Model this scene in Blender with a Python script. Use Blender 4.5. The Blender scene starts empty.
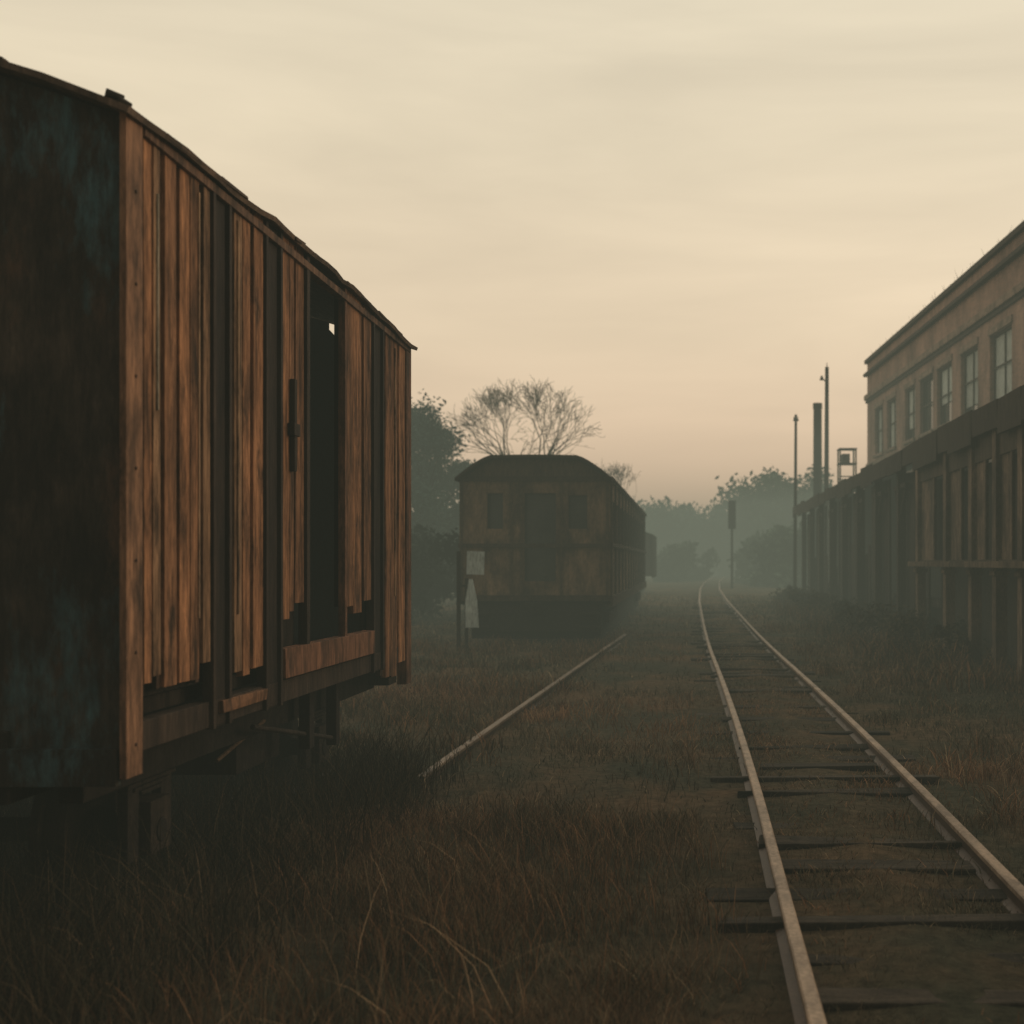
import bpy, math, random
import numpy as np
from mathutils import Vector, Matrix
random.seed(7); rng=np.random.default_rng(7)
scene=bpy.context.scene
R=math.radians
# ------------------------------------------------------------ helpers
def new_mat(name):
    m=bpy.data.materials.new(name); m.use_nodes=True
    nt=m.node_tree
    for n in list(nt.nodes): nt.nodes.remove(n)
    return m,nt
def N(nt,t,**kw):
    n=nt.nodes.new(t)
    for k,v in kw.items():
        if k in n.inputs.keys(): n.inputs[k].default_value=v
        else: setattr(n,k,v)
    return n
def L(nt,a,b): nt.links.new(a,b)
def ramp(nt,stops):
    r=nt.nodes.new('ShaderNodeValToRGB'); e=r.color_ramp.elements
    while len(e)<len(stops): e.new(0.5)
    for i,(p,c) in enumerate(stops):
        e[i].position=p; e[i].color=(c[0],c[1],c[2],1) if hasattr(c,'__len__') else (c,c,c,1)
    return r
def mixc(nt,mode,fac,a,b):
    m=nt.nodes.new('ShaderNodeMix'); m.data_type='RGBA'; m.blend_type=mode
    if hasattr(fac,'links') or hasattr(fac,'is_linked'): L(nt,fac,m.inputs[0])
    else: m.inputs[0].default_value=fac
    for s,i in ((a,6),(b,7)):
        if hasattr(s,'is_linked'): L(nt,s,m.inputs[i])
        else: m.inputs[i].default_value=(s[0],s[1],s[2],1)
    return m.outputs[2]
def noise(nt,scale,vec,detail=5,rough=.6):
    tc=nt.nodes.new('ShaderNodeTexCoord'); mp=nt.nodes.new('ShaderNodeMapping')
    L(nt,tc.outputs['Object'],mp.inputs[0]); mp.inputs['Scale'].default_value=vec
    n=nt.nodes.new('ShaderNodeTexNoise'); n.inputs['Scale'].default_value=scale
    n.inputs['Detail'].default_value=detail; n.inputs['Roughness'].default_value=rough
    L(nt,mp.outputs[0],n.inputs['Vector']); return n.outputs['Fac']
def weathered(name,streak=(6,6,.7),lo=.25,hi=1.25,patch=(.02,.017,.013),patch_amt=.8,patch_scale=1.3,rough=.85,bump=.3,spec=.2,extra=None,pv=(1,1,.45),p0=.5,p1=.62):
    m,nt=new_mat(name)
    at=nt.nodes.new('ShaderNodeAttribute'); at.attribute_name='Col'
    s=noise(nt,3.0,streak,5,.7)
    r=ramp(nt,[(.32,lo),(.68,hi)]); L(nt,s,r.inputs[0])
    c=mixc(nt,'MULTIPLY',1.0,at.outputs['Color'],r.outputs[0])
    p=noise(nt,patch_scale,pv,5,.7)
    r2=ramp(nt,[(p0,0.0),(p1,patch_amt)]); L(nt,p,r2.inputs[0])
    c=mixc(nt,'MIX',r2.outputs[0],c,patch)
    if extra:
        for (ec,es,ev,e0,e1,amt) in extra:
            p3=noise(nt,es,ev,6,.75); r3=ramp(nt,[(e0,0.0),(e1,amt)]); L(nt,p3,r3.inputs[0])
            c=mixc(nt,'MIX',r3.outputs[0],c,ec)
    f=noise(nt,40,(1,1,.15),3,.7)
    r4=ramp(nt,[(.3,.65),(.7,1.25)]); L(nt,f,r4.inputs[0])
    c=mixc(nt,'MULTIPLY',1.0,c,r4.outputs[0])
    b=N(nt,'ShaderNodeBsdfPrincipled'); L(nt,c,b.inputs['Base Color'])
    b.inputs['Roughness'].default_value=rough; b.inputs['Specular IOR Level'].default_value=spec
    bp=N(nt,'ShaderNodeBump'); bp.inputs['Strength'].default_value=bump; bp.inputs['Distance'].default_value=.02
    L(nt,s,bp.inputs['Height']); L(nt,bp.outputs[0],b.inputs['Normal'])
    o=N(nt,'ShaderNodeOutputMaterial'); L(nt,b.outputs[0],o.inputs[0])
    return m
class MB:
    def __init__(s): s.v=[];s.f=[];s.c=[]
    def add(s,vs,fs,col):
        o=len(s.v); s.v+= [tuple(v) for v in vs]; s.f+=[tuple(i+o for i in f) for f in fs]; s.c+=[col]*len(vs)
    def box(s,x0,x1,y0,y1,z0,z1,col=(.2,.2,.2),j=0.0,rot=None):
        vs=[(x,y,z) for z in (z0,z1) for y in (y0,y1) for x in (x0,x1)]
        if j: vs=[(a+random.uniform(-j,j),b+random.uniform(-j,j),c+random.uniform(-j,j)) for a,b,c in vs]
        if rot is not None:
            cc=Vector(((x0+x1)/2,(y0+y1)/2,(z0+z1)/2)); vs=[tuple(rot@(Vector(v)-cc)+cc) for v in vs]
        s.add(vs,[(0,2,3,1),(4,5,7,6),(0,1,5,4),(2,6,7,3),(0,4,6,2),(1,3,7,5)],col)
    def prism(s,prof,y0,y1,col):  # prof list of (x,z)
        n=len(prof); vs=[(x,y0,z) for x,z in prof]+[(x,y1,z) for x,z in prof]
        fs=[tuple(range(n)),tuple(range(2*n-1,n-1,-1))]+[(i,i+n,(i+1)%n+n,(i+1)%n) for i in range(n)]
        s.add(vs,fs,col)
    def tube(s,p0,p1,r0,r1,n=6,col=(.1,.1,.1),caps=True):
        p0=Vector(p0);p1=Vector(p1);d=(p1-p0)
        if d.length<1e-6:return
        d.normalize(); a=d.orthogonal().normalized(); b=d.cross(a)
        vs=[]
        for p,r in((p0,r0),(p1,r1)):
            for i in range(n):
                t=2*math.pi*i/n; vs.append(p+a*math.cos(t)*r+b*math.sin(t)*r)
        fs=[(i,(i+1)%n,(i+1)%n+n,i+n) for i in range(n)]
        if caps: fs+=[tuple(range(n-1,-1,-1)),tuple(range(n,2*n))]
        s.add(vs,fs,col)
    def obj(s,name,mat,parent=None,bevel=0,smooth=False):
        me=bpy.data.meshes.new(name); me.from_pydata(s.v,[],s.f); me.update()
        a=me.color_attributes.new('Col','FLOAT_COLOR','POINT')
        a.data.foreach_set('color',np.array([(c[0],c[1],c[2],1) for c in s.c],dtype=np.float32).ravel())
        me.materials.append(mat)
        if smooth: me.polygons.foreach_set('use_smooth',[True]*len(me.polygons))
        o=bpy.data.objects.new(name,me); scene.collection.objects.link(o)
        if parent: o.parent=parent
        if bevel:
            m=o.modifiers.new('bevel','BEVEL'); m.width=bevel; m.segments=2; m.limit_method='ANGLE'
        return o
def empty(name,loc=(0,0,0),rz=0):
    e=bpy.data.objects.new(name,None); scene.collection.objects.link(e); e.location=loc; e.rotation_euler=(0,0,rz); e.empty_display_size=.5
    return e
def np_mesh(name,V,F,C,mat,parent=None):
    me=bpy.data.meshes.new(name)
    me.vertices.add(len(V)); me.vertices.foreach_set('co',V.astype(np.float32).ravel())
    loops=np.concatenate([f.ravel() for f in F]); sizes=np.concatenate([np.full(len(f),f.shape[1]) for f in F])
    starts=np.concatenate([[0],np.cumsum(sizes)[:-1]])
    me.loops.add(len(loops)); me.loops.foreach_set('vertex_index',loops.astype(np.int32))
    me.polygons.add(len(sizes)); me.polygons.foreach_set('loop_start',starts.astype(np.int32)); me.polygons.foreach_set('loop_total',sizes.astype(np.int32))
    me.update(calc_edges=True); me.validate()
    a=me.color_attributes.new('Col','FLOAT_COLOR','POINT')
    a.data.foreach_set('color',np.c_[C,np.ones(len(C))].astype(np.float32).ravel())
    me.materials.append(mat)
    o=bpy.data.objects.new(name,me); scene.collection.objects.link(o)
    if parent:o.parent=parent
    return o
def tint(c,a=.25):
    k=1+random.uniform(-a,a); return tuple(x*k for x in c)
CAMZ=1.96
# ------------------------------------------------------------ camera
cam=bpy.data.cameras.new('camera'); co=bpy.data.objects.new('camera',cam); scene.collection.objects.link(co)
co.location=(0,0,CAMZ); co.rotation_euler=(R(90),0,0)
cam.sensor_width=36; cam.lens=36*1300/1024; cam.shift_x=-178/1024; cam.shift_y=50/1024; cam.clip_end=3000; cam.clip_start=.05
cam.dof.use_dof=True; cam.dof.focus_distance=11; cam.dof.aperture_fstop=2.0
scene.camera=co
scene.view_settings.view_transform='Standard'; scene.view_settings.look='None'; scene.view_settings.exposure=0
# ------------------------------------------------------------ world
w=bpy.data.worlds.new('World'); scene.world=w; w.use_nodes=True; nt=w.node_tree
for n in list(nt.nodes): nt.nodes.remove(n)
SUN_EL=R(14); SUN_AZ=R(62)
sky=N(nt,'ShaderNodeTexSky'); sky.sky_type='NISHITA'; sky.sun_disc=False; sky.sun_elevation=SUN_EL; sky.sun_rotation=SUN_AZ; sky.dust_density=4
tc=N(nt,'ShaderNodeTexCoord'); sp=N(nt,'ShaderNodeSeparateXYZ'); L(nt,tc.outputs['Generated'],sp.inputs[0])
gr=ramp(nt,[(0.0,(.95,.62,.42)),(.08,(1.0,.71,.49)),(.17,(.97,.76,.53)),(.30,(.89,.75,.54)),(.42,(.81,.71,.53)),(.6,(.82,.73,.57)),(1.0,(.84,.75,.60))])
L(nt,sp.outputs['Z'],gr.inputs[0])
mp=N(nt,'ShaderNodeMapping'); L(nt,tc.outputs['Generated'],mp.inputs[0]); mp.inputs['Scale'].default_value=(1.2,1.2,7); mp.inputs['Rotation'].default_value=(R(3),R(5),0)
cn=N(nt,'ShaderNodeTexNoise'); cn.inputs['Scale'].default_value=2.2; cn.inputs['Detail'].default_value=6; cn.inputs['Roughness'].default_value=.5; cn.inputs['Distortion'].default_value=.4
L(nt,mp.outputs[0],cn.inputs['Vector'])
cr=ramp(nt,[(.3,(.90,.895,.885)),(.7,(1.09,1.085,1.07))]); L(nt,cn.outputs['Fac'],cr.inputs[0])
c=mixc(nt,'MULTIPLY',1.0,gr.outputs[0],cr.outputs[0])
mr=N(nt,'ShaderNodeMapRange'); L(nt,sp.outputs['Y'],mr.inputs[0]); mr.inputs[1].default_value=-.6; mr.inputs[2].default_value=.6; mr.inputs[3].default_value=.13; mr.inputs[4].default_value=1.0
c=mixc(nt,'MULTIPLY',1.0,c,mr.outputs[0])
sk=mixc(nt,'MULTIPLY',1.0,sky.outputs[0],(.2,.2,.2))
bg1=N(nt,'ShaderNodeBackground'); L(nt,sk,bg1.inputs[0]); bg1.inputs[1].default_value=.06
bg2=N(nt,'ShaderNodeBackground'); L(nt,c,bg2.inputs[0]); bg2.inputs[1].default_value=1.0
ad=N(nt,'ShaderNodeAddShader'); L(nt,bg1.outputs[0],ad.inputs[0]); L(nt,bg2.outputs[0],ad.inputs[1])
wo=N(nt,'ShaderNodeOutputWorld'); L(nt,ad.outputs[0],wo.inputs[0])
sl=bpy.data.lights.new('sun','SUN'); sl.energy=.6; sl.angle=R(16); sl.color=(1,.78,.55)
so=bpy.data.objects.new('sun',sl); scene.collection.objects.link(so)
sd=Vector((math.sin(SUN_AZ)*math.cos(SUN_EL),math.cos(SUN_AZ)*math.cos(SUN_EL),math.sin(SUN_EL)))
so.rotation_euler=(-sd).to_track_quat('-Z','Y').to_euler(); so.location=(20,20,30)
# ------------------------------------------------------------ mist (absorbing volume, haze colour comes from its own glow)
def mist(name,z1,dens,col):
    b=MB(); b.box(-160,160,-25,420,-.6,z1)
    m,nt=new_mat(name+'_volume')
    v=N(nt,'ShaderNodeVolumeAbsorption'); v.inputs['Color'].default_value=(0,0,0,1); v.inputs['Density'].default_value=dens
    e=N(nt,'ShaderNodeEmission'); e.inputs['Color'].default_value=(*col,1); e.inputs['Strength'].default_value=dens
    a=N(nt,'ShaderNodeAddShader'); L(nt,v.outputs[0],a.inputs[0]); L(nt,e.outputs[0],a.inputs[1])
    o=N(nt,'ShaderNodeOutputMaterial'); L(nt,a.outputs[0],o.inputs['Volume'])
    return b.obj(name,m)
mist('mist',9.5,.0071,(.205,.222,.165))
# ------------------------------------------------------------ ground
def patch(x,y):
    return (np.sin(x*1.1+1.3*np.sin(y*.5))+np.sin(y*.73+1.7*np.sin(x*.6+2))+np.sin((x+y)*.45+1)+.6*np.sin(x*2.7-y*1.9))/3.6
def hgt(x,y):
    return .035*patch(x*1.3,y*1.3)+.02*np.sin(x*3.1+y*2.2)*np.sin(y*2.7)
xs=np.concatenate([[-1500,-600,-250,-120,-60],np.linspace(-30,30,151),[60,120,250,600,1500]])
ys=np.concatenate([[-600,-100,-30],np.linspace(-5,70,188),[90,130,200,400,900,2500]])
X,Y=np.meshgrid(xs,ys); damp=np.clip(1-(np.abs(X)-20)/15,0,1)*np.clip(1-(Y-50)/30,0,1)
tr=np.clip((np.abs(X-1.15)-.9)/.8,.3,1)
Z=hgt(X,Y)*damp*tr-.02+.045*np.clip(1-np.abs(np.abs(X-1.15)-0)/.5,0,1)
V=np.c_[X.ravel(),Y.ravel(),Z.ravel()]
nx=len(xs); ii=np.arange(len(ys)-1)[:,None]*nx+np.arange(nx-1)[None]
F=np.stack([ii,ii+1,ii+nx+1,ii+nx],-1).reshape(-1,4)
gm,nt=new_mat('dry_turf')
n1=noise(nt,.35,(1,1,1),6,.65); n2=noise(nt,9,(1,1,1),9,.8); n3=noise(nt,1.1,(1,.5,1),5,.6)
r1=ramp(nt,[(.40,(.080,.070,.046)),(.6,(.15,.096,.056))]); L(nt,n1,r1.inputs[0])
r3=ramp(nt,[(.45,0.0),(.65,.8)]); L(nt,n3,r3.inputs[0])
c=mixc(nt,'MIX',r3.outputs[0],r1.outputs[0],(.050,.053,.036))
r2=ramp(nt,[(.3,.3),(.7,1.6)]); L(nt,n2,r2.inputs[0])
c=mixc(nt,'MULTIPLY',1.0,c,r2.outputs[0])
b=N(nt,'ShaderNodeBsdfPrincipled'); L(nt,c,b.inputs['Base Color']); b.inputs['Roughness'].default_value=1; b.inputs['Specular IOR Level'].default_value=.05
bp=N(nt,'ShaderNodeBump'); bp.inputs['Strength'].default_value=.8; bp.inputs['Distance'].default_value=.05; L(nt,n2,bp.inputs['Height']); L(nt,bp.outputs[0],b.inputs['Normal'])
o=N(nt,'ShaderNodeOutputMaterial'); L(nt,b.outputs[0],o.inputs[0])
np_mesh('ground',V,[F],np.ones((len(V),3))*.05,gm)
# ------------------------------------------------------------ tracks
rail_mat=weathered('rusty_rail_steel',streak=(3,1,3),lo=.6,hi=1.2,patch=(.08,.047,.03),patch_amt=.6,patch_scale=3,rough=.55,bump=.2,spec=.35,pv=(1,.5,1))
sleeper_mat=weathered('rotten_sleeper_wood',streak=(1,8,8),lo=.4,hi=1.3,rough=.95)
prof=[(-.065,0),(.065,0),(.065,.012),(.012,.03),(.012,.1),(.036,.108),(.036,.135),(.028,.142),(-.028,.142),(-.036,.135),(-.036,.108),(-.012,.1),(-.012,.03),(-.065,.012)]
def rail(path,name,parent,z0=-.02,col=(.42,.30,.21)):
    mb=MB(); n=len(prof); vs=[]; 
    for i,(x,y) in enumerate(path):
        for px,pz in prof: vs.append((x+px,y,z0+pz))
    fs=[]
    for i in range(len(path)-1):
        for k in range(n):
            a=i*n+k;bb=i*n+(k+1)%n; fs.append((a,bb,bb+n,a+n))
    mb.add(vs,fs,col)
    mb.c=[(col if (v[2]-z0)>.104 else (.09,.05,.032)) for v in mb.v]
    return mb.obj(name,rail_mat,parent)
def interp(pts,y):
    P=np.array(pts); return np.interp(y,P[:,0],P[:,1])
def smooth_path(pts,y0,y1,n):
    yy=np.linspace(y0,y1,n); x=interp(pts,yy)
    k=np.ones(9)/9; xp=np.convolve(np.pad(x,4,mode='edge'),k,'valid'); return list(zip(xp,yy))
trk=empty('railway_track')
lp=[(-5,.50),(5.2,.50),(7.3,.53),(12.7,.555),(20,.51),(28,.42),(35,.40),(48,.42),(63,.45),(90,.7),(130,1.6),(200,5)]
rp=[(y,x+1.34) for y,x in lp]
rail(smooth_path(lp,-5,200,260),'rail_1',trk); rail(smooth_path(rp,-5,200,260),'rail_2',trk)
mb=MB()
y=-4.5
while y<60:
    if random.random()<.85:
        cx=float(interp(lp,y))+.7+random.uniform(-.05,.05); wl=random.uniform(.6,1.15)
        a=random.uniform(-.05,.05)
        mb.box(cx-wl,cx+wl*random.uniform(.8,1),y-.10,y+.10,-.13,random.uniform(-.02,.035),tint((.06,.046,.033),.4),j=.018,rot=Matrix.Rotation(a,3,'Z')@Matrix.Rotation(random.uniform(-.015,.015),3,'Y'))
    y+=.66*random.uniform(.9,1.1)
mb.obj('sleepers',sleeper_mat,trk,bevel=.01)
sd_=empty('railway_track')
sp_=[(10.8,-2.42),(11.6,-2.37),(20,-2.12),(30.7,-1.80),(40,-1.45)]
rail(smooth_path(sp_,11.4,34,50),'rail_1',sd_,z0=-.06,col=(.25,.17,.115))
old=[(0,-3.38),(14,-3.36),(31,-2.98),(62,-2.98)]
rail(smooth_path(old,3,12.5,20),'rail_2',sd_,z0=-.12,col=(.05,.035,.025))
rail([(x-1.43,y) for x,y in smooth_path(old,3,12.5,20)],'rail_3',sd_,z0=-.12,col=(.05,.035,.025))
rail(smooth_path(old,30,60,20),'rail_4',sd_,z0=-.06,col=(.1,.06,.04))
rail([(x-1.43,y) for x,y in smooth_path(old,30,60,20)],'rail_5',sd_,z0=-.06,col=(.1,.06,.04))
# ------------------------------------------------------------ boxcar
plank_mat=weathered('weathered_planks',streak=(4,4,.6),lo=.22,hi=1.25,patch=(.022,.015,.010),patch_amt=.9,patch_scale=2.4,pv=(2.6,2.6,.9),p0=.50,p1=.70,bump=.5,extra=[((.018,.013,.010),1.1,(1,2.2,.5),.52,.68,.7)])
frame_mat=weathered('rusty_frame_steel',streak=(4,4,.8),lo=.35,hi=1.3,patch=(.035,.021,.014),patch_amt=.85,patch_scale=2.6,pv=(1.5,1.5,.7),p0=.46,p1=.66,rough=.8,spec=.25)
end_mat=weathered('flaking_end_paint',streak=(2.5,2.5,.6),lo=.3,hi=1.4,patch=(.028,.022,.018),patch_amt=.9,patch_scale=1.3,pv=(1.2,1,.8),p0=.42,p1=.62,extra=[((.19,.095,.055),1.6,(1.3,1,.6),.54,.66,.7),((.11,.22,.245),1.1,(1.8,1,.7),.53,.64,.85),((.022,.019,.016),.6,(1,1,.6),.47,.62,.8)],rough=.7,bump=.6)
dark_mat=weathered('sooty_iron',streak=(3,3,3),lo=.5,hi=1.3,patch=(.02,.012,.009),patch_amt=.5,rough=.8)
roof_mat=weathered('rusty_roof_sheet',streak=(4,1,1),lo=.4,hi=1.3,patch=(.05,.034,.024),patch_amt=.7,rough=.75)
bc=empty('boxcar')
XR,XL=-2.6,-5.6; Y0,Y1=5.98,12.07; ZE=4.06
XC=(XR+XL)/2
def roofz(x,z=ZE):
    t=abs(x-XC)/1.5; return z+.40*(1-t**1.4)
def adj(mb):
    out=[]
    for x,y,z in mb.v:
        if z>3.3:
            t=(y-Y0)/(Y1-Y0); t=max(-.05,min(1.05,t)); z+=(.065*math.sin(math.pi*t)-.085*t)*min(1,(z-3.3)/.5)
        out.append((x,y,z))
    mb.v=out; return mb
mb=MB()
Wd=(.52,.24,.115); Wd2=(.38,.18,.09); Wd3=(.12,.065,.04); Wd4=(.50,.28,.155)
# (y0,y1,z0,[plank widths+tones]) ; tones: bright / mid / dark boards nailed side by side
pat={0:[(.10,Wd),(.09,Wd4),(.05,Wd3),(.16,Wd2),(.05,Wd3),(.13,Wd),(.12,Wd2),(.06,Wd3),(.10,Wd4)],
     1:[(.07,Wd3),(.14,Wd4),(.13,Wd),(.05,Wd3),(.19,Wd)],
     2:[(.17,Wd),(.10,Wd2),(.05,Wd3),(.19,Wd2)],
     3:[(.20,Wd2),(.26,Wd),(.06,Wd3),(.25,Wd2)],
     4:[(.10,Wd3),(.22,Wd),(.24,Wd2),(.05,Wd3),(.26,Wd)]}
segs=[(6.20,7.05,1.35),(7.36,7.93,1.33),(8.28,8.78,1.64),(9.86,10.62,1.60),(11.02,11.88,1.0)]
for si,(a,b_,zb) in enumerate(segs):
    tot=sum(q[0] for q in pat[si]); y=a
    for wq,cc in pat[si]:
        wd=wq*(b_-a)/tot; off=(.025 if cc is Wd3 else random.uniform(0,.008))
        mb.box(XR-.045-off,XR-off,y+.004,y+wd-.003,zb+random.uniform(-.05,.07),ZE-.03,tint(cc,.15),j=.003)
        y+=wd
for a,b_ in [(6.16,7.05),(7.05,7.36),(7.93,8.28),(8.28,8.78),(10.62,11.02),(11.02,11.9)]:
    mb.box(XR-.10,XR-.074,a,b_,1.3,ZE-.03,(.035,.025,.018))
mb.box(XR-.10,XR-.076,9.86,10.62,1.62,ZE-.03,(.03,.02,.015))
y=Y0+.1
while y<Y1-.1:
    mb.box(XL+.035,XL+.07,y+.004,y+.146,1.2,ZE-.03,tint(Wd2,.3)); y+=.15
adj(mb).obj('side_planking',plank_mat,bc,bevel=.003)
mb=MB()
D=(.055,.036,.026)
mb.box(XR-.02,XR+.012,Y0-.012,Y0+.17,.96,ZE-.02,(.42,.215,.12))
mb.box(XR-.05,XR-.006,Y0+.17,Y0+.215,1.1,ZE-.03,(.04,.028,.02))
for a,b_,cc in [(7.06,7.35,(.075,.048,.034)),(7.94,8.27,D),(10.64,11.01,D)]:
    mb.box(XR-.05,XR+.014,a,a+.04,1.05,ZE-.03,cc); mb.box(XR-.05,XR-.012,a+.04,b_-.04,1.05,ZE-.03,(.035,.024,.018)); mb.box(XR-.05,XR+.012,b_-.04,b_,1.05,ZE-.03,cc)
mb.box(XR-.08,XR+.008,Y1-.18,Y1+.02,.84,ZE-.02,(.30,.14,.08))
mb.box(XR-.05,XR+.012,8.79,8.86,1.3,ZE-.04,(.06,.04,.028))
mb.box(XR-.05,XR+.004,9.79,9.85,1.3,ZE-.04,(.26,.12,.065))
mb.box(XR-.06,XR+.022,8.30,10.62,1.22,1.40,(.33,.15,.082),j=.006)
mb.box(XR-.10,XR-.01,Y0+.2,Y1-.2,1.06,1.20,(.07,.044,.03))
mb.box(XR-.03,XR+.016,7.2,7.95,1.12,1.19,(.38,.18,.09),j=.005)
mb.box(XR-.05,XR+.016,6.17,Y1-.03,ZE-.08,ZE-.03,(.26,.14,.085))
mb.box(XL,XL+.1,Y0,Y1,1.05,1.22,D); mb.box(XL,XL+.1,Y0-.02,Y0+.15,.96,ZE-.02,D); mb.box(XL,XL+.1,Y1-.15,Y1+.02,.9,ZE-.02,D)
z=1.1
while z<4: mb.box(XR+.012,XR+.018,6.062,6.078,z,z+.016,(.14,.07,.045)); z+=.43
mb.box(XR+.001,XR+.035,8.44,8.49,2.55,3.15,(.04,.028,.02)); mb.box(XR+.0,XR+.045,8.40,8.53,2.78,2.86,(.04,.028,.02))
for yy,w_ in ((6.87,.02),(7.47,.02),(11.45,.02)):
    mb.box(XR-.01,XR+.006,yy,yy+w_,1.66,3.9,(.5,.30,.17))
mb.box(XR-.01,XR+.009,6.335,6.347,2.7,3.75,(.75,.66,.5))
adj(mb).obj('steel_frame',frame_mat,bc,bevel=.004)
mb=MB()
mb.box(XL+.1,XR-.14,Y0+.1,Y1-.1,1.2,1.28,(.05,.035,.025))
mb.obj('floor_boards',plank_mat,bc)
mb=MB()
nseg=20
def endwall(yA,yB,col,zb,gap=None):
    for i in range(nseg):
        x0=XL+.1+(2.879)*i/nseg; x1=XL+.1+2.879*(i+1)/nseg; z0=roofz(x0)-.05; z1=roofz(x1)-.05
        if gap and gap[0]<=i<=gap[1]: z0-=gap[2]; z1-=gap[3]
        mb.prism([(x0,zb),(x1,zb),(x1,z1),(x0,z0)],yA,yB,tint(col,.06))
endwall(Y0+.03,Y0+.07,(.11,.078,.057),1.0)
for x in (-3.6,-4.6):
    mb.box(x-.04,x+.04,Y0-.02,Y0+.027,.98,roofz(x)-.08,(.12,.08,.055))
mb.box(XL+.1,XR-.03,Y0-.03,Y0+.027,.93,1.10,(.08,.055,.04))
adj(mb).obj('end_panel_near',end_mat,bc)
mb=MB(); endwall(Y1-.07,Y1-.03,(.10,.065,.045),1.0,gap=(15,15,.06,.17)); adj(mb).obj('end_panel_far',plank_mat,bc)
mb=MB(); nr=16
pts=[(XL-.05+(3.10)*i/nr) for i in range(nr+1)]
ysr=np.linspace(Y0-.08,Y1+.08,28); 
vs=[];fs=[]
for k,y in enumerate(ysr):
    for i,x in enumerate(pts): vs.append((x+(random.uniform(-.010,.010) if i in(0,nr) else 0),y,roofz(min(max(x,XL),XR))-(.02 if (x<XL or x>XR) else 0)+random.uniform(-.005,.005)+(random.uniform(-.010,.010) if i==nr else 0)))
m_=nr+1
for k in range(27):
    for i in range(nr): fs.append((k*m_+i,k*m_+i+1,(k+1)*m_+i+1,(k+1)*m_+i))
mb.add(vs,fs,(.22,.14,.095))
ro=adj(mb).obj('roof_sheet',roof_mat,bc); so2=ro.modifiers.new('thick','SOLIDIFY'); so2.thickness=.03; so2.offset=-1
mb=MB()
for y in np.linspace(Y0-.03,Y1+.03,9):
    for i in range(nr-3):
        x0,x1=pts[i],pts[i+1]
        z0=roofz(min(max(x0,XL),XR)); z1=roofz(min(max(x1,XL),XR))
        vs=[(x0,y-.03,z0-.005),(x1,y-.03,z1-.005),(x1,y+.03,z1-.005),(x0,y+.03,z0-.005),(x0,y-.03,z0+.02),(x1,y-.03,z1+.02),(x1,y+.03,z1+.02),(x0,y+.03,z0+.02)]
        mb.add(vs,[(0,3,2,1),(4,5,6,7),(0,1,5,4),(2,3,7,6),(0,4,7,3),(1,2,6,5)],(.13,.085,.06))
for k in range(9):  # uneven tarred battens lying on the roof edge
    y=Y0+.5+k*.62+random.uniform(-.15,.15); mb.box(XR-.02,XR+.048,y,y+random.uniform(.2,.5),ZE-.035,ZE-.012,(.13,.08,.055),j=.005)
mb.tube((XR-.10,Y0+.02,ZE+.06),(XR-.03,Y0+.06,ZE+.045),.03,.022,9,(.04,.03,.02)); mb.tube((XR-.04,Y0+.02,ZE+.035),(XR+.0,Y0+.07,ZE+.02),.02,.014,7,(.04,.03,.02))
mb.box(-2.75,XR+.0,9.4,9.75,ZE-.0,ZE+.02,(.05,.035,.025),j=.01)
adj(mb).obj('roof_ribs',roof_mat,bc,bevel=.005)
mb=MB()
for x in (-3.2,-5.0): mb.box(x-.06,x+.06,Y0,Y1,.84,1.18,(.03,.022,.017))
for y in (7.4,10.7):
    mb.tube((-5.2,y,.44),(-3.0,y,.44),.07,.07,10,(.03,.022,.018))
    for x in (-3.42,-4.78):
        mb.tube((x-.05,y,.46),(x+.07,y,.46),.44,.44,28,(.04,.028,.02)); mb.tube((x-.09 if x<-4 else x-.1,y,.46),(x-.05 if x<-4 else x-.05,y,.46),.49,.49,28,(.04,.028,.02))
        mb.tube((x+.07,y,.46),(x+.12,y,.46),.12,.10,14,(.05,.03,.02))
    for x in (-3.1,-5.1):
        mb.box(x-.09,x+.09,y-.14,y+.14,.32,.62,(.05,.034,.025)); mb.box(x-.03,x+.03,y-.30,y-.15,.3,1.06,(.035,.025,.02)); mb.box(x-.03,x+.03,y+.15,y+.30,.3,1.06,(.035,.025,.02))
        for k in range(6): mb.box(x-.045,x+.045,y-.6+k*.09,y+.6-k*.09,.80-k*.028,.823-k*.028,(.04,.028,.02))
mb.box(-3.9,-3.0,8.6,9.5,.55,.95,(.03,.022,.018)); mb.tube((-3.6,8.7,.75),(-3.6,9.5,.75),.16,.16,12,(.03,.02,.02))
mb.tube((-2.95,8.1,.72),(-2.85,8.7,.9),.015,.015,6,(.2,.12,.07))
mb.box(-4.25,-3.95,Y0-.35,Y0+.1,.85,1.1,(.03,.022,.018)); mb.box(-4.22,-3.98,Y0-.5,Y0-.3,.82,1.13,(.03,.022,.018),j=.02)
mb.box(-2.95,-2.68,Y1-.5,Y1-.2,.86,1.05,(.04,.028,.02)); mb.box(-2.98,-2.86,Y0+.15,Y1-.3,.82,1.05,(.025,.019,.015))
mb.box(-2.8,-2.72,9.3,9.42,.62,1.05,(.03,.022,.018)); mb.box(-2.8,-2.72,10.0,10.1,.55,1.05,(.03,.022,.018)); mb.tube((-2.76,8.2,.92),(-2.76,10.05,.6),.02,.02,6,(.05,.034,.025))
mb.obj('underframe_and_wheels',dark_mat,bc,bevel=.006)
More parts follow.
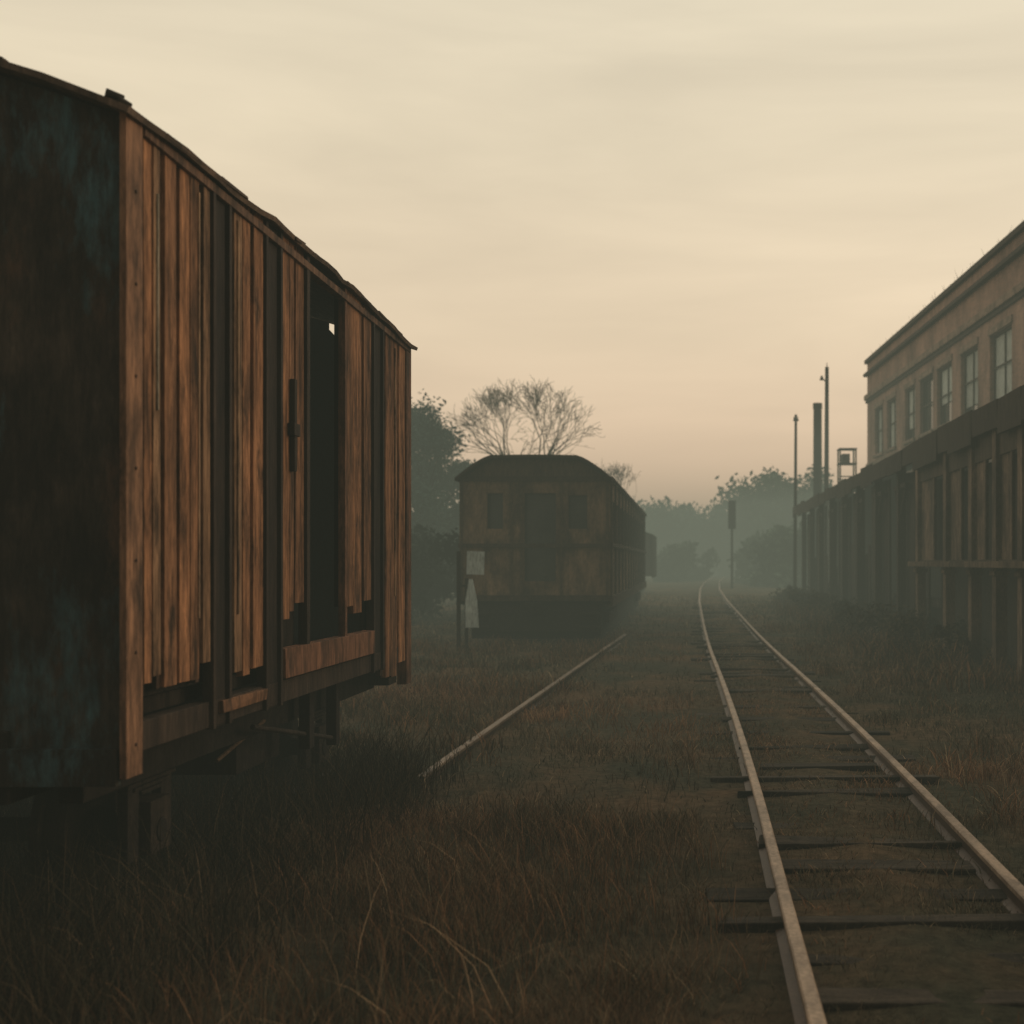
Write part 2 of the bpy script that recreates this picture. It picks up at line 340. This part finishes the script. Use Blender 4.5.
# ------------------------------------------------------------ passenger coach
cc2=empty('passenger_coach')
coach_mat=weathered('faded_coach_paint',streak=(2,2,.5),lo=.4,hi=1.2,patch=(.045,.034,.025),patch_amt=.85,patch_scale=1.1,pv=(1,1,.8),p0=.40,p1=.62)
A,B=-5.5,-1.9; C0,C1=31.0,55.0; CE=4.0; FL=1.15
CX=(A+B)/2
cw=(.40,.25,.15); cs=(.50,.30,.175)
mb=MB()
ops=[(-4.84,-4.46,2.75,3.6),(-3.95,-3.2,1.5,3.6),(-2.9,-2.45,2.75,3.55)]
xs_=[A]+[v for o_ in ops for v in o_[:2]]+[B]
for i in range(0,len(xs_),2): mb.box(xs_[i],xs_[i+1],C0,C0+.08,FL,CE,tint(cw,.1))
for k,(a,b_,z0,z1) in enumerate(ops):
    mb.box(a,b_,C0+.003,C0+.078,FL,z0,tint(cw,.2)); mb.box(a,b_,C0+.003,C0+.078,z1,CE,tint(cw,.2))
y=C0+.08
while y<C1-.5:
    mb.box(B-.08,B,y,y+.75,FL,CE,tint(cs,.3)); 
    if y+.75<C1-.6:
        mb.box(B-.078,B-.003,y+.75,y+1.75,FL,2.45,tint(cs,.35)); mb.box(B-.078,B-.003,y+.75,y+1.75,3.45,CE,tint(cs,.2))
    y+=1.75
mb.box(A,A+.08,C0+.08,C1,FL,CE,cw); mb.box(A,B,C1,C1+.08,FL,CE,cw)
mb.obj('body_walls',coach_mat,cc2,bevel=.01)
mb=MB()
dk=(.09,.062,.042)
mb.box(A-.02,B+.02,C0-.06,C0-.003,2.30,2.40,dk); mb.box(A-.02,B+.02,C0-.06,C0-.003,FL-.12,FL+.02,dk)
mb.box(A-.02,B+.02,C0-.05,C0-.003,CE-.12,CE,dk)
for x in (A+.02,-4.3,-4.05,-3.1,B-.1): mb.box(x,x+.06,C0-.03,C0-.002,FL+.02,2.3,(.14,.095,.06)); mb.box(x,x+.06,C0-.03,C0-.002,2.4,CE-.12,(.14,.095,.06))
y=C0
while y<C1: 
    mb.box(B+.002,B+.05,y,y+.1,FL,CE,dk); y+=1.75
mb.box(B+.002,B+.06,C0,C1,2.33,2.42,dk); mb.box(B+.002,B+.06,C0,C1,CE-.1,CE-.005,dk); mb.box(B-.1,B+.06,C0,C1,FL-.25,FL-.003,dk)
mb.box(A+.0,B-.0,C0-.0,C1,FL-.2,FL-.01,(.02,.02,.018))
mb.box(A+.25,B-.25,C0+.25,C1-.3,.12,FL-.22,(.018,.016,.013))  # added near-black block under the floor, its colour stands in for shade
for yc in (34,51.5):
    for dy in (-1.1,1.1):
        for x in (-3.05,-4.35): mb.tube((x-.07,yc+dy,.46),(x+.07,yc+dy,.46),.46,.46,20,(.035,.025,.02))
    mb.box(-2.13,-2.0,yc-1.7,yc+1.7,.45,.75,(.03,.022,.018))
mb.box(A+.3,B-.3,C0-.0,C0+.2,.3,.94,(.03,.024,.018))
mb.box(-3.9,-3.5,C0-.7,C0-.01,.8,1.0,(.03,.024,.018)); 
for x in (A+.3,B-.7):
    for s_ in range(2): mb.box(x,x+.45,C0-.25,C0-.01,.4+.32*s_,.44+.32*s_,(.04,.03,.022))
mb.obj('frame_bogies_and_shade_block',dark_mat,cc2)
mb=MB()
def croof(t):
    t=abs(t); return CE+.50*(1-max(0,(t-.55)/.45)**1.35)+.05*(1-t*t)-.05
ts_=[-1,-.93,-.85,-.77,-.69,-.62,-.55,-.4,-.2,0,.2,.4,.55,.62,.69,.77,.85,.93,1]
pr=[(CX+1.86*t,croof(t)) for t in ts_]
for i in range(len(pr)-1):
    (x0,z0),(x1,z1)=pr[i],pr[i+1]
    mb.prism([(x0,z0-.07),(x1,z1-.07),(x1,z1),(x0,z0)],C0-.3,C1+.2,(.075,.056,.042))
gab=[(CX-1.78,CE)]+[(CX+(x-CX)*.955,max(CE+.005,z-.09)) for x,z in pr[1:-1]]+[(CX+1.78,CE)]
mb.prism(gab,C0+.0,C0+.06,(.17,.115,.075)); 
for y in np.arange(C0+3,C1,4): mb.tube((CX,y,CE+.4),(CX,y,CE+.60),.12,.14,8,(.04,.03,.025))
mb.obj('arched_roof',roof_mat,cc2)
glass,nt=new_mat('dusty_glass')
gn=noise(nt,2,(1,1,1)); gr_=ramp(nt,[(.3,(.03,.033,.03)),(.7,(.12,.12,.10))]); L(nt,gn,gr_.inputs[0])
b=N(nt,'ShaderNodeBsdfPrincipled'); L(nt,gr_.outputs[0],b.inputs['Base Color']); b.inputs['Roughness'].default_value=.18
o=N(nt,'ShaderNodeOutputMaterial'); L(nt,b.outputs[0],o.inputs[0])
mb=MB()
mb.box(A+.3,B-.3,C0+.3,C0+.33,FL,CE,(.02,.02,.02)); y=C0+.83
while y<C1-1.6: mb.box(B-.06,B-.05,y,y+1,2.45,3.45); y+=1.75
mb.obj('windows',glass,cc2)
dw=empty('boxcar')
mb=MB(); mb.box(-5.2,-2.3,78,88,1.1,3.6,(.10,.065,.045)); 
for y in np.arange(78,88.1,1.5): mb.box(-2.298,-2.23,y-.06,y+.06,1.0,3.6,(.05,.03,.02))
for x in (-5.2,-4.4,-3.7,-3.0,-2.36): mb.box(x,x+.06,77.93,77.998,1.1,3.6,(.04,.03,.02))
mb.prism([(-5.3,3.6),(-2.2,3.6),(-2.9,3.85),(-3.75,3.95),(-4.6,3.85)],77.9,88.1,(.05,.035,.03))
for y in (79.5,81.5,84.5,86.5):
    for x in (-3.05,-4.45): mb.tube((x-.06,y,.5),(x+.06,y,.5),.45,.45,16,(.03,.02,.02))
mb.box(-4.5,-3.0,79,87,.7,1.1,(.03,.02,.02))
mb.obj('body',frame_mat,dw)
# ------------------------------------------------------------ trackside sign
ts=empty('trackside_sign')
white=weathered('peeling_white_paint',streak=(3,3,1),lo=.75,hi=1.05,patch=(.16,.14,.10),patch_amt=.5,patch_scale=4,p0=.55,p1=.7)
mb=MB(); mb.box(-5.20,-5.12,28.96,29.04,-.05,2.2,(.05,.04,.03)); mb.box(-5.02,-4.95,28.97,29.03,-.05,1.6,(.05,.04,.03)); mb.box(-5.12,-4.95,28.98,29.02,1.4,1.45,(.05,.04,.03))
mb.obj('posts',dark_mat,ts)
mb=MB(); mb.box(-4.97,-4.58,28.93,28.955,1.68,2.2,(.80,.86,.80),rot=Matrix.Rotation(.03,3,'Y'))
mb.prism([(-5.0,.50),(-4.7,.50),(-4.74,1.1),(-4.84,1.58),(-4.92,1.58),(-5.0,1.1)],28.93,28.955,(.85,.92,.86))
mb.obj('boards',white,ts)
# ------------------------------------------------------------ brick building
bb=empty('brick_building',(9.0,66,0),R(2.4))
bm,nt=new_mat('old_brick')
tc=N(nt,'ShaderNodeTexCoord'); sx=N(nt,'ShaderNodeSeparateXYZ'); L(nt,tc.outputs['Object'],sx.inputs[0]); cx_=N(nt,'ShaderNodeCombineXYZ')
adx=N(nt,'ShaderNodeMath'); adx.operation='ADD'; L(nt,sx.outputs['X'],adx.inputs[0]); L(nt,sx.outputs['Y'],adx.inputs[1])
L(nt,adx.outputs[0],cx_.inputs['X']); L(nt,sx.outputs['Z'],cx_.inputs['Y'])
br=N(nt,'ShaderNodeTexBrick'); L(nt,cx_.outputs[0],br.inputs['Vector']); br.inputs['Scale'].default_value=1; br.inputs['Brick Width'].default_value=.25; br.inputs['Row Height'].default_value=.085; br.inputs['Mortar Size'].default_value=.01
br.inputs['Color1'].default_value=(.52,.295,.205,1); br.inputs['Color2'].default_value=(.40,.225,.16,1); br.inputs['Mortar'].default_value=(.38,.31,.24,1)
at=N(nt,'ShaderNodeAttribute'); at.attribute_name='Col'
sn=noise(nt,.6,(1,1,.5),7,.7); sr=ramp(nt,[(.35,.4),(.65,1.15)]); L(nt,sn,sr.inputs[0])
c=mixc(nt,'MULTIPLY',1.0,br.outputs[0],sr.outputs[0]); c=mixc(nt,'MULTIPLY',1.0,c,at.outputs['Color'])
b=N(nt,'ShaderNodeBsdfPrincipled'); L(nt,c,b.inputs['Base Color']); b.inputs['Roughness'].default_value=.95
o=N(nt,'ShaderNodeOutputMaterial'); L(nt,b.outputs[0],o.inputs[0])
W1=(1,1,1)
mb=MB(); fr=MB(); gl=MB(); st=MB(); bl=MB()
def dloc(px): return 11.77/((px-690)/1300+.042)-66
wins=[]
for a,b_ in [(990,1012),(961,978),(937,952),(920,933),(905,915),(887,896),(875,883)]:
    wins.append((dloc(b_),dloc(a)))
wins=[(-36,-33.8),(-32,-29.6)]+wins
ZS,ZT=7.2,9.45
edges=[-44]+[v for w_ in wins for v in w_]+[0]
for zlo,zhi in ((ZS,ZT),(2.9,5.2)):
    for i in range(0,len(edges),2): mb.box(0,.4,edges[i],edges[i+1],zlo,zhi,W1)
mb.box(0,.4,-44,0,0,2.9,W1); mb.box(0,.4,-44,0,5.2,ZS,W1); mb.box(0,.4,-44,0,ZT,12.0,W1)
mb.box(.4,13,-.4,0,0,12,W1); mb.box(.4,13,-44,-43.6,0,12,W1); mb.box(12.6,13,-43.6,-.4,0,12,W1)
mb.box(.4,12.6,-43.6,-.4,11.3,11.5,(.4,.4,.4))
stc=(.36,.26,.19); dkc=(.08,.058,.043)
st.box(-.14,.42,-44.1,.1,12.003,12.2,dkc); st.box(-.20,-.003,-44.1,.1,11.35,11.5,dkc); st.box(-.16,-.003,-44.1,.1,10.15,10.40,stc); st.box(-.08,-.003,-44.1,.1,10.0,10.147,dkc); st.box(-.07,-.003,-44.1,.1,6.75,6.92,stc)
for wi,(a,b_) in enumerate(wins):
    st.box(-.10,.1,a-.12,b_+.12,ZS-.14,ZS-.002,stc); st.box(-.05,-.003,a-.1,b_+.1,ZT+.002,ZT+.25,stc)
    for z0,z1 in ((ZS,ZT),(2.9,5.2)):
        gl.box(.24,.26,a,b_,z0,z1)
        if z0>5 and wi!=5:
            q=[0,0,0,.1,.35,0,.2,0,0][wi]; bl.box(.19,.235,a+.08,b_-.08,z0+.08+q*(z1-z0),z1-.08,tint((.68,.74,.68),.2))  # pale sheets added over the glass to lighten the panes
        for u in (a,b_-.07,(a+b_)/2-.03): fr.box(.14,.187,u,u+.05,z0,z1,(.12,.095,.07))
        for z in (z0,(z0+z1)/2,z1-.08): fr.box(.12,.138,a,b_,z,z+.06,(.12,.095,.07))
mb.obj('walls',bm,bb); st.obj('cornices_and_sills',weathered('stained_stone',streak=(1,1,2),lo=.5,hi=1.2,patch=(.07,.055,.04),patch_amt=.6),bb,bevel=.015)
fr.obj('window_frames',coach_mat,bb); gl.obj('window_panes',glass,bb); bl.obj('pale_pane_sheets',white,bb)
wd=MB()
for i in range(90):
    y=random.uniform(-30,-1); x=random.uniform(0,.3); h=random.uniform(.1,.45)
    wd.tube((x,y,12.2),(x+random.uniform(-.2,.2),y+random.uniform(-.2,.2),12.2+h),.012,.003,3,(.06,.045,.03),False)
wd.obj('parapet_weeds',dark_mat,bb)
# ------------------------------------------------------------ loading platform canopy
cp=empty('platform_canopy')
PX=5.5; cz=4.74
wood=(.10,.07,.048)
cr_=MB()
cr_.prism([(PX-.15,cz-.06),(PX-.15,cz),(9.2,cz+1.25),(9.2,cz+1.17)],17,67,(.06,.05,.04))
for y in np.arange(17.3,67,1.2): cr_.prism([(PX-.12,cz-.16),(PX-.12,cz-.07),(9.1,cz+1.13),(9.1,cz+1.0)],y,y+.1,(.04,.032,.026))
cr_.obj('canopy_roof',roof_mat,cp)
tb=MB()
y=17
while y<67:
    l=random.uniform(1.2,3.0); l=min(l,67-y); tb.box(PX-.2,PX-.153,y+.01,y+l-.01,cz-.38-random.uniform(0,.22),cz+.05+random.uniform(-.04,.06),tint((.04,.031,.024),.3),j=.015); y+=l
posts=[31,27.6,25.1,23.1,21.3,19.5,17.6]
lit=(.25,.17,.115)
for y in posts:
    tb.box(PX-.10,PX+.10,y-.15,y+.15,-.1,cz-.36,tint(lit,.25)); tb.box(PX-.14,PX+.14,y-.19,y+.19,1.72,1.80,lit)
for i in range(len(posts)-1):
    a=posts[i+1]+.15; b_=posts[i]-.15
    tb.box(PX-.06,PX+.04,a,b_,1.85,2.0,tint(wood,.2)); tb.box(PX-.04,PX+.04,a,b_,3.85,cz-.36,tint(wood,.2))
    m0=a+(b_-a)*random.uniform(.45,.7)
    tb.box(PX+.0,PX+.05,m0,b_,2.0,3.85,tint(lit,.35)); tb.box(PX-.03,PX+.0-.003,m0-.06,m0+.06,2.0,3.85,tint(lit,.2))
    tb.box(PX+.35,PX+.4,a-.2,b_+.2,2.0,3.9,(.025,.02,.016)); tb.box(PX+.5,PX+.55,a-.2,b_+.2,-.1,1.85,(.03,.024,.018))  # near-black sheets behind the bay openings, shade put into their colour
tb.box(PX-.28,PX-.103,17.3,31.2,1.86,1.97,(.22,.155,.105)); 
for y in np.arange(34.5,67,4.2):
    tb.box(PX-.0,PX+.22,y-.11,y+.11,-.1,cz-.1,tint((.085,.063,.045),.2))
    tb.box(PX+.05,PX+.15,y-.9,y+.9,3.9,4.02,(.05,.038,.03))
    for s in (-1,1): tb.tube((PX+.1,y,3.1),(PX+.1,y+s*.85,3.9),.05,.05,5,(.05,.038,.03))
y=17
while y<67:
    l=random.uniform(.25,.5)
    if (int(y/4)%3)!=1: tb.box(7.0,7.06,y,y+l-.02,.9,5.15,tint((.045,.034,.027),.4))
    y+=l
y=31.3
while y<66:
    if random.random()<.9: tb.box(PX+.26,PX+.30,y,y+random.uniform(.3,.8),.0,random.choice([random.uniform(1.2,3),4.3,4.35]),tint((.045,.034,.026),.5),j=.03)
    y+=random.uniform(.4,.9)
tb.obj('posts_boards_and_shade_sheets',coach_mat,cp,bevel=.01)
pl=MB(); pl.box(6.2,9.4,17,67,-.1,1.0,(.06,.05,.04)); pl.box(6.05,6.197,17,67,.85,1.03,(.08,.07,.055)); pl.obj('platform',weathered('platform_concrete',streak=(1,1,1),lo=.5,hi=1.2),cp)
# ------------------------------------------------------------ poles etc
def pole(name,x,y,h,r,arm=None):
    e=empty(name,(x,y,0)); m=MB(); m.tube((0,0,-.3),(.05,0,h),r,r*.65,10,(.035,.028,.022))
    if arm=='lamp':
        m.tube((.04,0,h-.9),(-.25,0,h-.6),.035,.03,6,(.03,.025,.02)); m.tube((-.25,0,h-.5),(-.25,0,h-.75),.05,.13,8,(.03,.025,.02)); m.tube((.05,0,h),(.05,0,h+.25),.03,.02,5,(.03,.025,.02))
    if arm=='cross':
        m.box(-.1,.2,-.05,.05,h-.35,h-.28,(.03,.025,.02)); 
        for xx in (-.05,.15): m.tube((xx,0,h-.28),(xx,0,h-.12),.03,.02,6,(.05,.05,.045))
    m.obj('post',dark_mat,e); return e
pole('lamp_post',7.85,75,13.2,.17,'lamp')
pole('utility_pole',5.65,70,9.9,.11,'cross')
ch=empty('metal_chimney',(7.95,81,0)); m=MB(); m.tube((0,0,0),(0,0,11.7),.30,.26,16,(.03,.026,.022)); m.tube((0,0,11.5),(0,0,11.85),.29,.29,16,(.03,.026,.022)); m.tube((0,0,7),(0,0,7.1),.33,.33,16,(.04,.03,.025)); m.obj('stack',dark_mat,ch)
tk=empty('water_tank',(8.45,70,0)); m=MB()
for sx_ in (-.42,.42):
    for sy in (-.5,.5): m.box(sx_-.04,sx_+.04,sy-.04,sy+.04,0,8.0,(.09,.075,.06))
m.box(-.48,.48,-.6,.6,7.2,7.26,(.09,.075,.06)); m.box(-.3,.1,-.5,.5,7.27,7.75,(.16,.14,.12)); m.box(-.48,.48,-.6,.6,8.0,8.05,(.09,.07,.055))
for z in (5.8,6.5): m.box(-.42,.42,-.56,-.51,z,z+.06,(.05,.04,.03))
m.obj('tank_and_legs',dark_mat,tk)
sg=empty('railway_signal',(3.1,96,0)); m=MB(); m.tube((0,0,0),(0,0,6.4),.1,.08,8,(.03,.025,.02)); m.box(-.28,.28,-.15,.15,4.4,6.5,(.02,.02,.02)); 
for z in (4.8,5.4,6.0): m.tube((0,-.15,z),(0,-.3,z),.12,.14,10,(.015,.015,.015))
m.obj('mast_and_head',dark_mat,sg)
# ------------------------------------------------------------ trees
leaf_mat,nt=new_mat('foliage')
at=N(nt,'ShaderNodeAttribute'); at.attribute_name='Col'
d1=N(nt,'ShaderNodeBsdfDiffuse'); L(nt,at.outputs['Color'],d1.inputs[0]); o=N(nt,'ShaderNodeOutputMaterial'); L(nt,d1.outputs[0],o.inputs[0])
bark=weathered('bark',streak=(4,4,1),lo=.5,hi=1.2,rough=.95)
def leaves(clumps,n_per,size,col):
    cl=np.array(clumps); n=len(cl)*n_per; idx=np.repeat(np.arange(len(cl)),n_per)
    d=rng.normal(size=(n,3)); d/=np.linalg.norm(d,axis=1)[:,None]; r=cl[idx,3]*rng.random(n)**.45*(1+.15*rng.normal(size=n))
    P=cl[idx,:3]+d*r[:,None]*np.array([1,1,.85])
    P[:,2]=np.maximum(P[:,2],.05)
    a=rng.normal(size=(n,3)); a/=np.linalg.norm(a,axis=1)[:,None]; b=np.cross(a,rng.normal(size=(n,3))); b/=np.linalg.norm(b,axis=1)[:,None]
    s=(size*rng.uniform(.5,1.3,n))[:,None]
    V=np.stack([P-a*s,P+b*s*.5,P+a*s,P-b*s*.5],1).reshape(-1,3); F=np.arange(4*n).reshape(-1,4)
    cc=np.array(col)[None]*(.55+.6*rng.random(len(cl)))[idx,None]*rng.uniform(.6,1.3,(n,1)); C=np.repeat(cc,4,axis=0)
    return V,F,C
def leafy(name,x,y,h,rad,size=.11,n=360,col=(.12,.19,.17),nc=50,base=.25):
    e=empty(name,(x,y,0)); mb=MB(); mb.tube((0,0,-.2),(.1,0,h*.45),.22,.14,8,(.05,.04,.03)); cl=[]
    for i in range(nc):
        t=random.random(); zz=h*(base+(1-base)*t*.93); rr=rad*math.sin(math.pi*min(.98,(.18+.8*t)))**.7*random.uniform(.35,1)
        a=random.uniform(0,6.28); p=(rr*math.cos(a),rr*math.sin(a),zz); cl.append((*p,rad*random.uniform(.2,.36)))
        mb.tube((.05,0,h*.3+.15*zz),p,.06,.015,5,(.04,.03,.025),False)
    mb.obj('trunk_and_limbs',bark,e); V,F,C=leaves(cl,n,size,col); np_mesh('crown',V,[F],C,leaf_mat,e)
leafy('broadleaf_tree',-12.6,60,9.3,3.0); leafy('broadleaf_tree',-15.5,66,11.0,3.4); leafy('broadleaf_tree',-11.0,63,6.9,2.4,base=.1)
cl=[]
for i in range(80):
    x=random.uniform(-14,-6.4); y=random.uniform(40,50); cl.append((x,y,random.uniform(.3,2.7),random.uniform(.5,1.1)))
V,F,C=leaves(cl,230,.14,(.03,.04,.028)); np_mesh('hedge',V,[F],C,leaf_mat)
cl=[]
def mass(x0,x1,y0,y1,hf,n,r):
    for i in range(n):
        x=random.uniform(x0,x1); y=random.uniform(y0,y1); hh=hf(x)*random.uniform(.78,1.04); 
        for k in range(5): cl.append((x+random.uniform(-r,r),y+random.uniform(-r,r),max(.5,hh*(.12+.88*random.random())-r*.5),r*random.uniform(.5,1)))
mass(-8,7,180,215,lambda x:11.0,60,2.6)
mass(7.5,22,165,195,lambda x:14.5 if x<16 else 11,80,2.6)
mass(-60,-8,130,170,lambda x:9,70,2.5)
mass(22,70,150,190,lambda x:11,60,2.5)
mass(-2.5,1.2,128,136,lambda x:4.0,10,1.2)
mass(6.0,13,100,125,lambda x:5.0,36,1.4)
V,F,C=leaves(cl,120,.40,(.12,.17,.13)); np_mesh('distant_trees',V,[F],C,leaf_mat)
cl=[]
for i in range(110):
    y=random.uniform(24,66); cl.append((random.uniform(4.3,6.2),y,random.uniform(.05,.6),random.uniform(.25,.5)))
V,F,C=leaves(cl,130,.07,(.09,.068,.042)); np_mesh('bramble_shrubs',V,[F],C,leaf_mat)
def bare(name,x,y,h,fork,spread,depth,seed,r0=.22,crown=None,nb_lim=5):
    rnd=random.Random(seed); e=empty(name,(x,y,0)); mb=MB(); brk=(.10,.068,.05)
    cc,cr3=crown
    def grow(p,d,l,r,k,lim):
        q=p
        for s in range(2):
            d2=(d+Vector([rnd.uniform(-.13,.13) for _ in range(3)])).normalized(); q2=q+d2*l/2
            v=Vector(((q2.x)/cr3[0],(q2.y)/cr3[1],(q2.z-cc)/cr3[2]))
            if v.length>lim and k>2: return
            mb.tube(q,q2,r,r*.82,5 if k<3 else 3,brk,False); q=q2; d=d2; r*=.84
        if k>=depth: return
        nb=3 if k<nb_lim else 2
        for i in range(nb):
            ax=d.orthogonal().normalized(); ax.rotate(Matrix.Rotation(rnd.uniform(0,6.28),3,d)); nd=d.copy(); nd.rotate(Matrix.Rotation(rnd.uniform(.25,.8),3,ax))
            out=Vector((q.x,q.y,(q.z-fork))).normalized()
            grow(q,(nd+out*.15).normalized(),l*rnd.uniform(.70,.88),max(.010,r*rnd.uniform(.55,.72)),k+1,lim*rnd.uniform(.92,1.07))
    mb.tube((0,0,-.3),(.05,0,fork),r0,r0*.8,9,brk)
    for i in range(10):
        a=i*.63+rnd.uniform(-.3,.3); sp2=spread*rnd.choice([.4,1,1.8,2.6]); dd=Vector((math.cos(a)*sp2,math.sin(a)*sp2,1)).normalized(); grow(Vector((.05,0,fork-.05)),dd,(h-fork)*.27,r0*.40,1,1.0)
    mb.obj('trunk_and_branches',bark,e)
bare('bare_tree',-7.5,60,10.8,5.6,.9,7,3,.22,(6.9,(3.4,3.4,4.0)),6)
bare('bare_tree',-4.3,74,7.9,3.8,.6,6,5,.1,(5.8,(1.4,1.4,2.3)))
# ------------------------------------------------------------ grass
gmat,nt=new_mat('dry_grass')
at=N(nt,'ShaderNodeAttribute'); at.attribute_name='Col'
d1=N(nt,'ShaderNodeBsdfDiffuse'); L(nt,at.outputs['Color'],d1.inputs[0]); o=N(nt,'ShaderNodeOutputMaterial'); L(nt,d1.outputs[0],o.inputs[0])
def blades(x,y,h,wd,col,lean=.5):
    n=len(x); a=rng.uniform(0,2*np.pi,n); la=rng.uniform(0,2*np.pi,n); ln=h*lean*rng.uniform(.2,1.3,n)
    dx,dy=np.cos(a)*wd,np.sin(a)*wd; lx,ly=np.cos(la)*ln,np.sin(la)*ln
    z0=hgt(x,y)-.04
    P=lambda px,py,pz: np.stack([px,py,pz],1)
    V=np.stack([P(x-dx,y-dy,z0),P(x+dx,y+dy,z0),P(x+lx*.2+dx*.8,y+ly*.2+dy*.8,z0+h*.5),P(x+lx*.2-dx*.8,y+ly*.2-dy*.8,z0+h*.5),P(x+lx*.6+dx*.5,y+ly*.6+dy*.5,z0+h*.85),P(x+lx*.6-dx*.5,y+ly*.6-dy*.5,z0+h*.85),P(x+lx,y+ly,z0+h)],1).reshape(-1,3)
    b0=np.arange(n)*7
    Q=np.concatenate([np.stack([b0,b0+1,b0+2,b0+3],1),np.stack([b0+3,b0+2,b0+4,b0+5],1)]); T=np.stack([b0+5,b0+4,b0+6],1)
    C=np.repeat(col,7,axis=0)
    return V,Q,T,C
parts=[]
def field(n,x0,x1,y0,y1,hmin,hmax,wd):
    x=rng.uniform(x0,x1,n); y=rng.uniform(y0,y1,n)
    pt=patch(x,y); pt2=patch(x*2.3+5,y*2.1+9); pt3=patch(x*5.1+2,y*4.3+3)
    rl=interp(lp,y); tc_=x-(rl+.68)
    keep=np.ones(n,bool)
    keep&=~((np.abs(np.abs(tc_)-.68)<.09)&(rng.random(n)<.93))
    intr=np.abs(tc_)<1.15
    keep&=~(intr&(rng.random(n)<.2))
    keep&=~((y>14)&(x>-1.6)&(x<.1)&(rng.random(n)<.6))
    sr_=interp(sp_,y); keep&=~((np.abs(x-sr_)<.1)&(y>10.6)&(y<34))
    keep&=~((x>6)&(y>17))
    keep&=(rng.random(n)<(.5+.6*pt2+.35*pt3))
    x,y,pt,pt2,pt3,intr=[q[keep] for q in (x,y,pt,pt2,pt3,intr)]
    h=rng.uniform(hmin,hmax,len(x))*(1+.6*pt+.4*pt3)*np.where(intr,.5,1.0)
    brown=np.array([.35,.185,.10]); olive=np.array([.125,.118,.078]); straw=np.array([.52,.37,.22])
    f=np.clip(.5+pt*.9-.3*(np.abs(x+.3)>2.2)-.25*intr+rng.normal(0,.2,len(x)),0,1)[:,None]
    col=(olive*(1-f)+brown*f)*rng.uniform(.4,1.35,(len(x),1))*(1+.4*pt2)[:,None]
    s=(rng.random(len(x))<.06)[:,None]; col=np.where(s,straw*rng.uniform(.6,1.1,(len(x),1)),col)
    parts.append(blades(x,y,h,wd*rng.uniform(.5,1.2,len(x)),col,.9))
field(150000,-6,4.5,3.6,10,.05,.17,.0026)
field(100000,-8,8,9.5,20,.06,.16,.005)
field(60000,-13,9,19,40,.06,.17,.01)
field(30000,-18,9,38,75,.08,.22,.02)
def clumps(n,per,xf,yf,hmin,hmax,wd,cols,spread=.12,lean=.7,alltrack=False):
    cx=xf(n); cy=yf(n); k=(np.abs(cx-1.2)>1.0)|(cy>60)|alltrack; cx,cy=cx[k],cy[k]; n=len(cx)
    x=np.repeat(cx,per)+rng.normal(0,spread,n*per); y=np.repeat(cy,per)+rng.normal(0,spread,n*per)
    h=rng.uniform(hmin,hmax,n*per)*np.repeat(rng.uniform(.5,1.1,n),per)
    ci=rng.integers(0,len(cols),n*per); col=np.array(cols)[ci]*rng.uniform(.5,1.2,(n*per,1))*np.repeat(rng.uniform(.6,1.2,n),per)[:,None]
    parts.append(blades(x,y,h,wd*rng.uniform(.6,1.3,n*per),col,lean))
cB=[(.36,.19,.10),(.23,.155,.088),(.13,.115,.075)]
clumps(330,60,lambda n:rng.uniform(-5.8,-2.2,n),lambda n:rng.uniform(4.9,12.5,n),.25,.68,.003,[(.085,.068,.043),(.13,.088,.052),(.06,.055,.036)])
clumps(260,55,lambda n:rng.normal(-1.4,.9,n),lambda n:rng.uniform(4.2,10,n),.12,.34,.0025,cB)
clumps(140,40,lambda n:rng.uniform(2.3,6,n),lambda n:rng.uniform(7,30,n),.12,.3,.004,cB)
clumps(120,60,lambda n:rng.uniform(-6.5,-1.9,n),lambda n:rng.uniform(12,31,n),.12,.34,.006,cB,.2)
clumps(160,40,lambda n:rng.uniform(3.6,5.8,n),lambda n:rng.uniform(20,60,n),.2,.6,.012,cB,.3)
clumps(190,45,lambda n:rng.uniform(.7,1.7,n),lambda n:rng.uniform(4,30,n),.05,.12,.004,cB,.16,.9,True)
n=110; x=rng.uniform(-3.6,-.7,n); y=rng.uniform(4.9,8,n); parts.append(blades(x,y,rng.uniform(.25,.5,n),np.full(n,.0024),np.tile([.55,.36,.21],(n,1))*rng.uniform(.4,1.05,(n,1)),1.3))
V=[];Q=[];T=[];C=[];off=0
for v,q,t,c in parts: V.append(v);Q.append(q+off);T.append(t+off);C.append(c);off+=len(v)
np_mesh('dry_grass',np.concatenate(V),[np.concatenate(Q),np.concatenate(T)],np.concatenate(C),gmat)
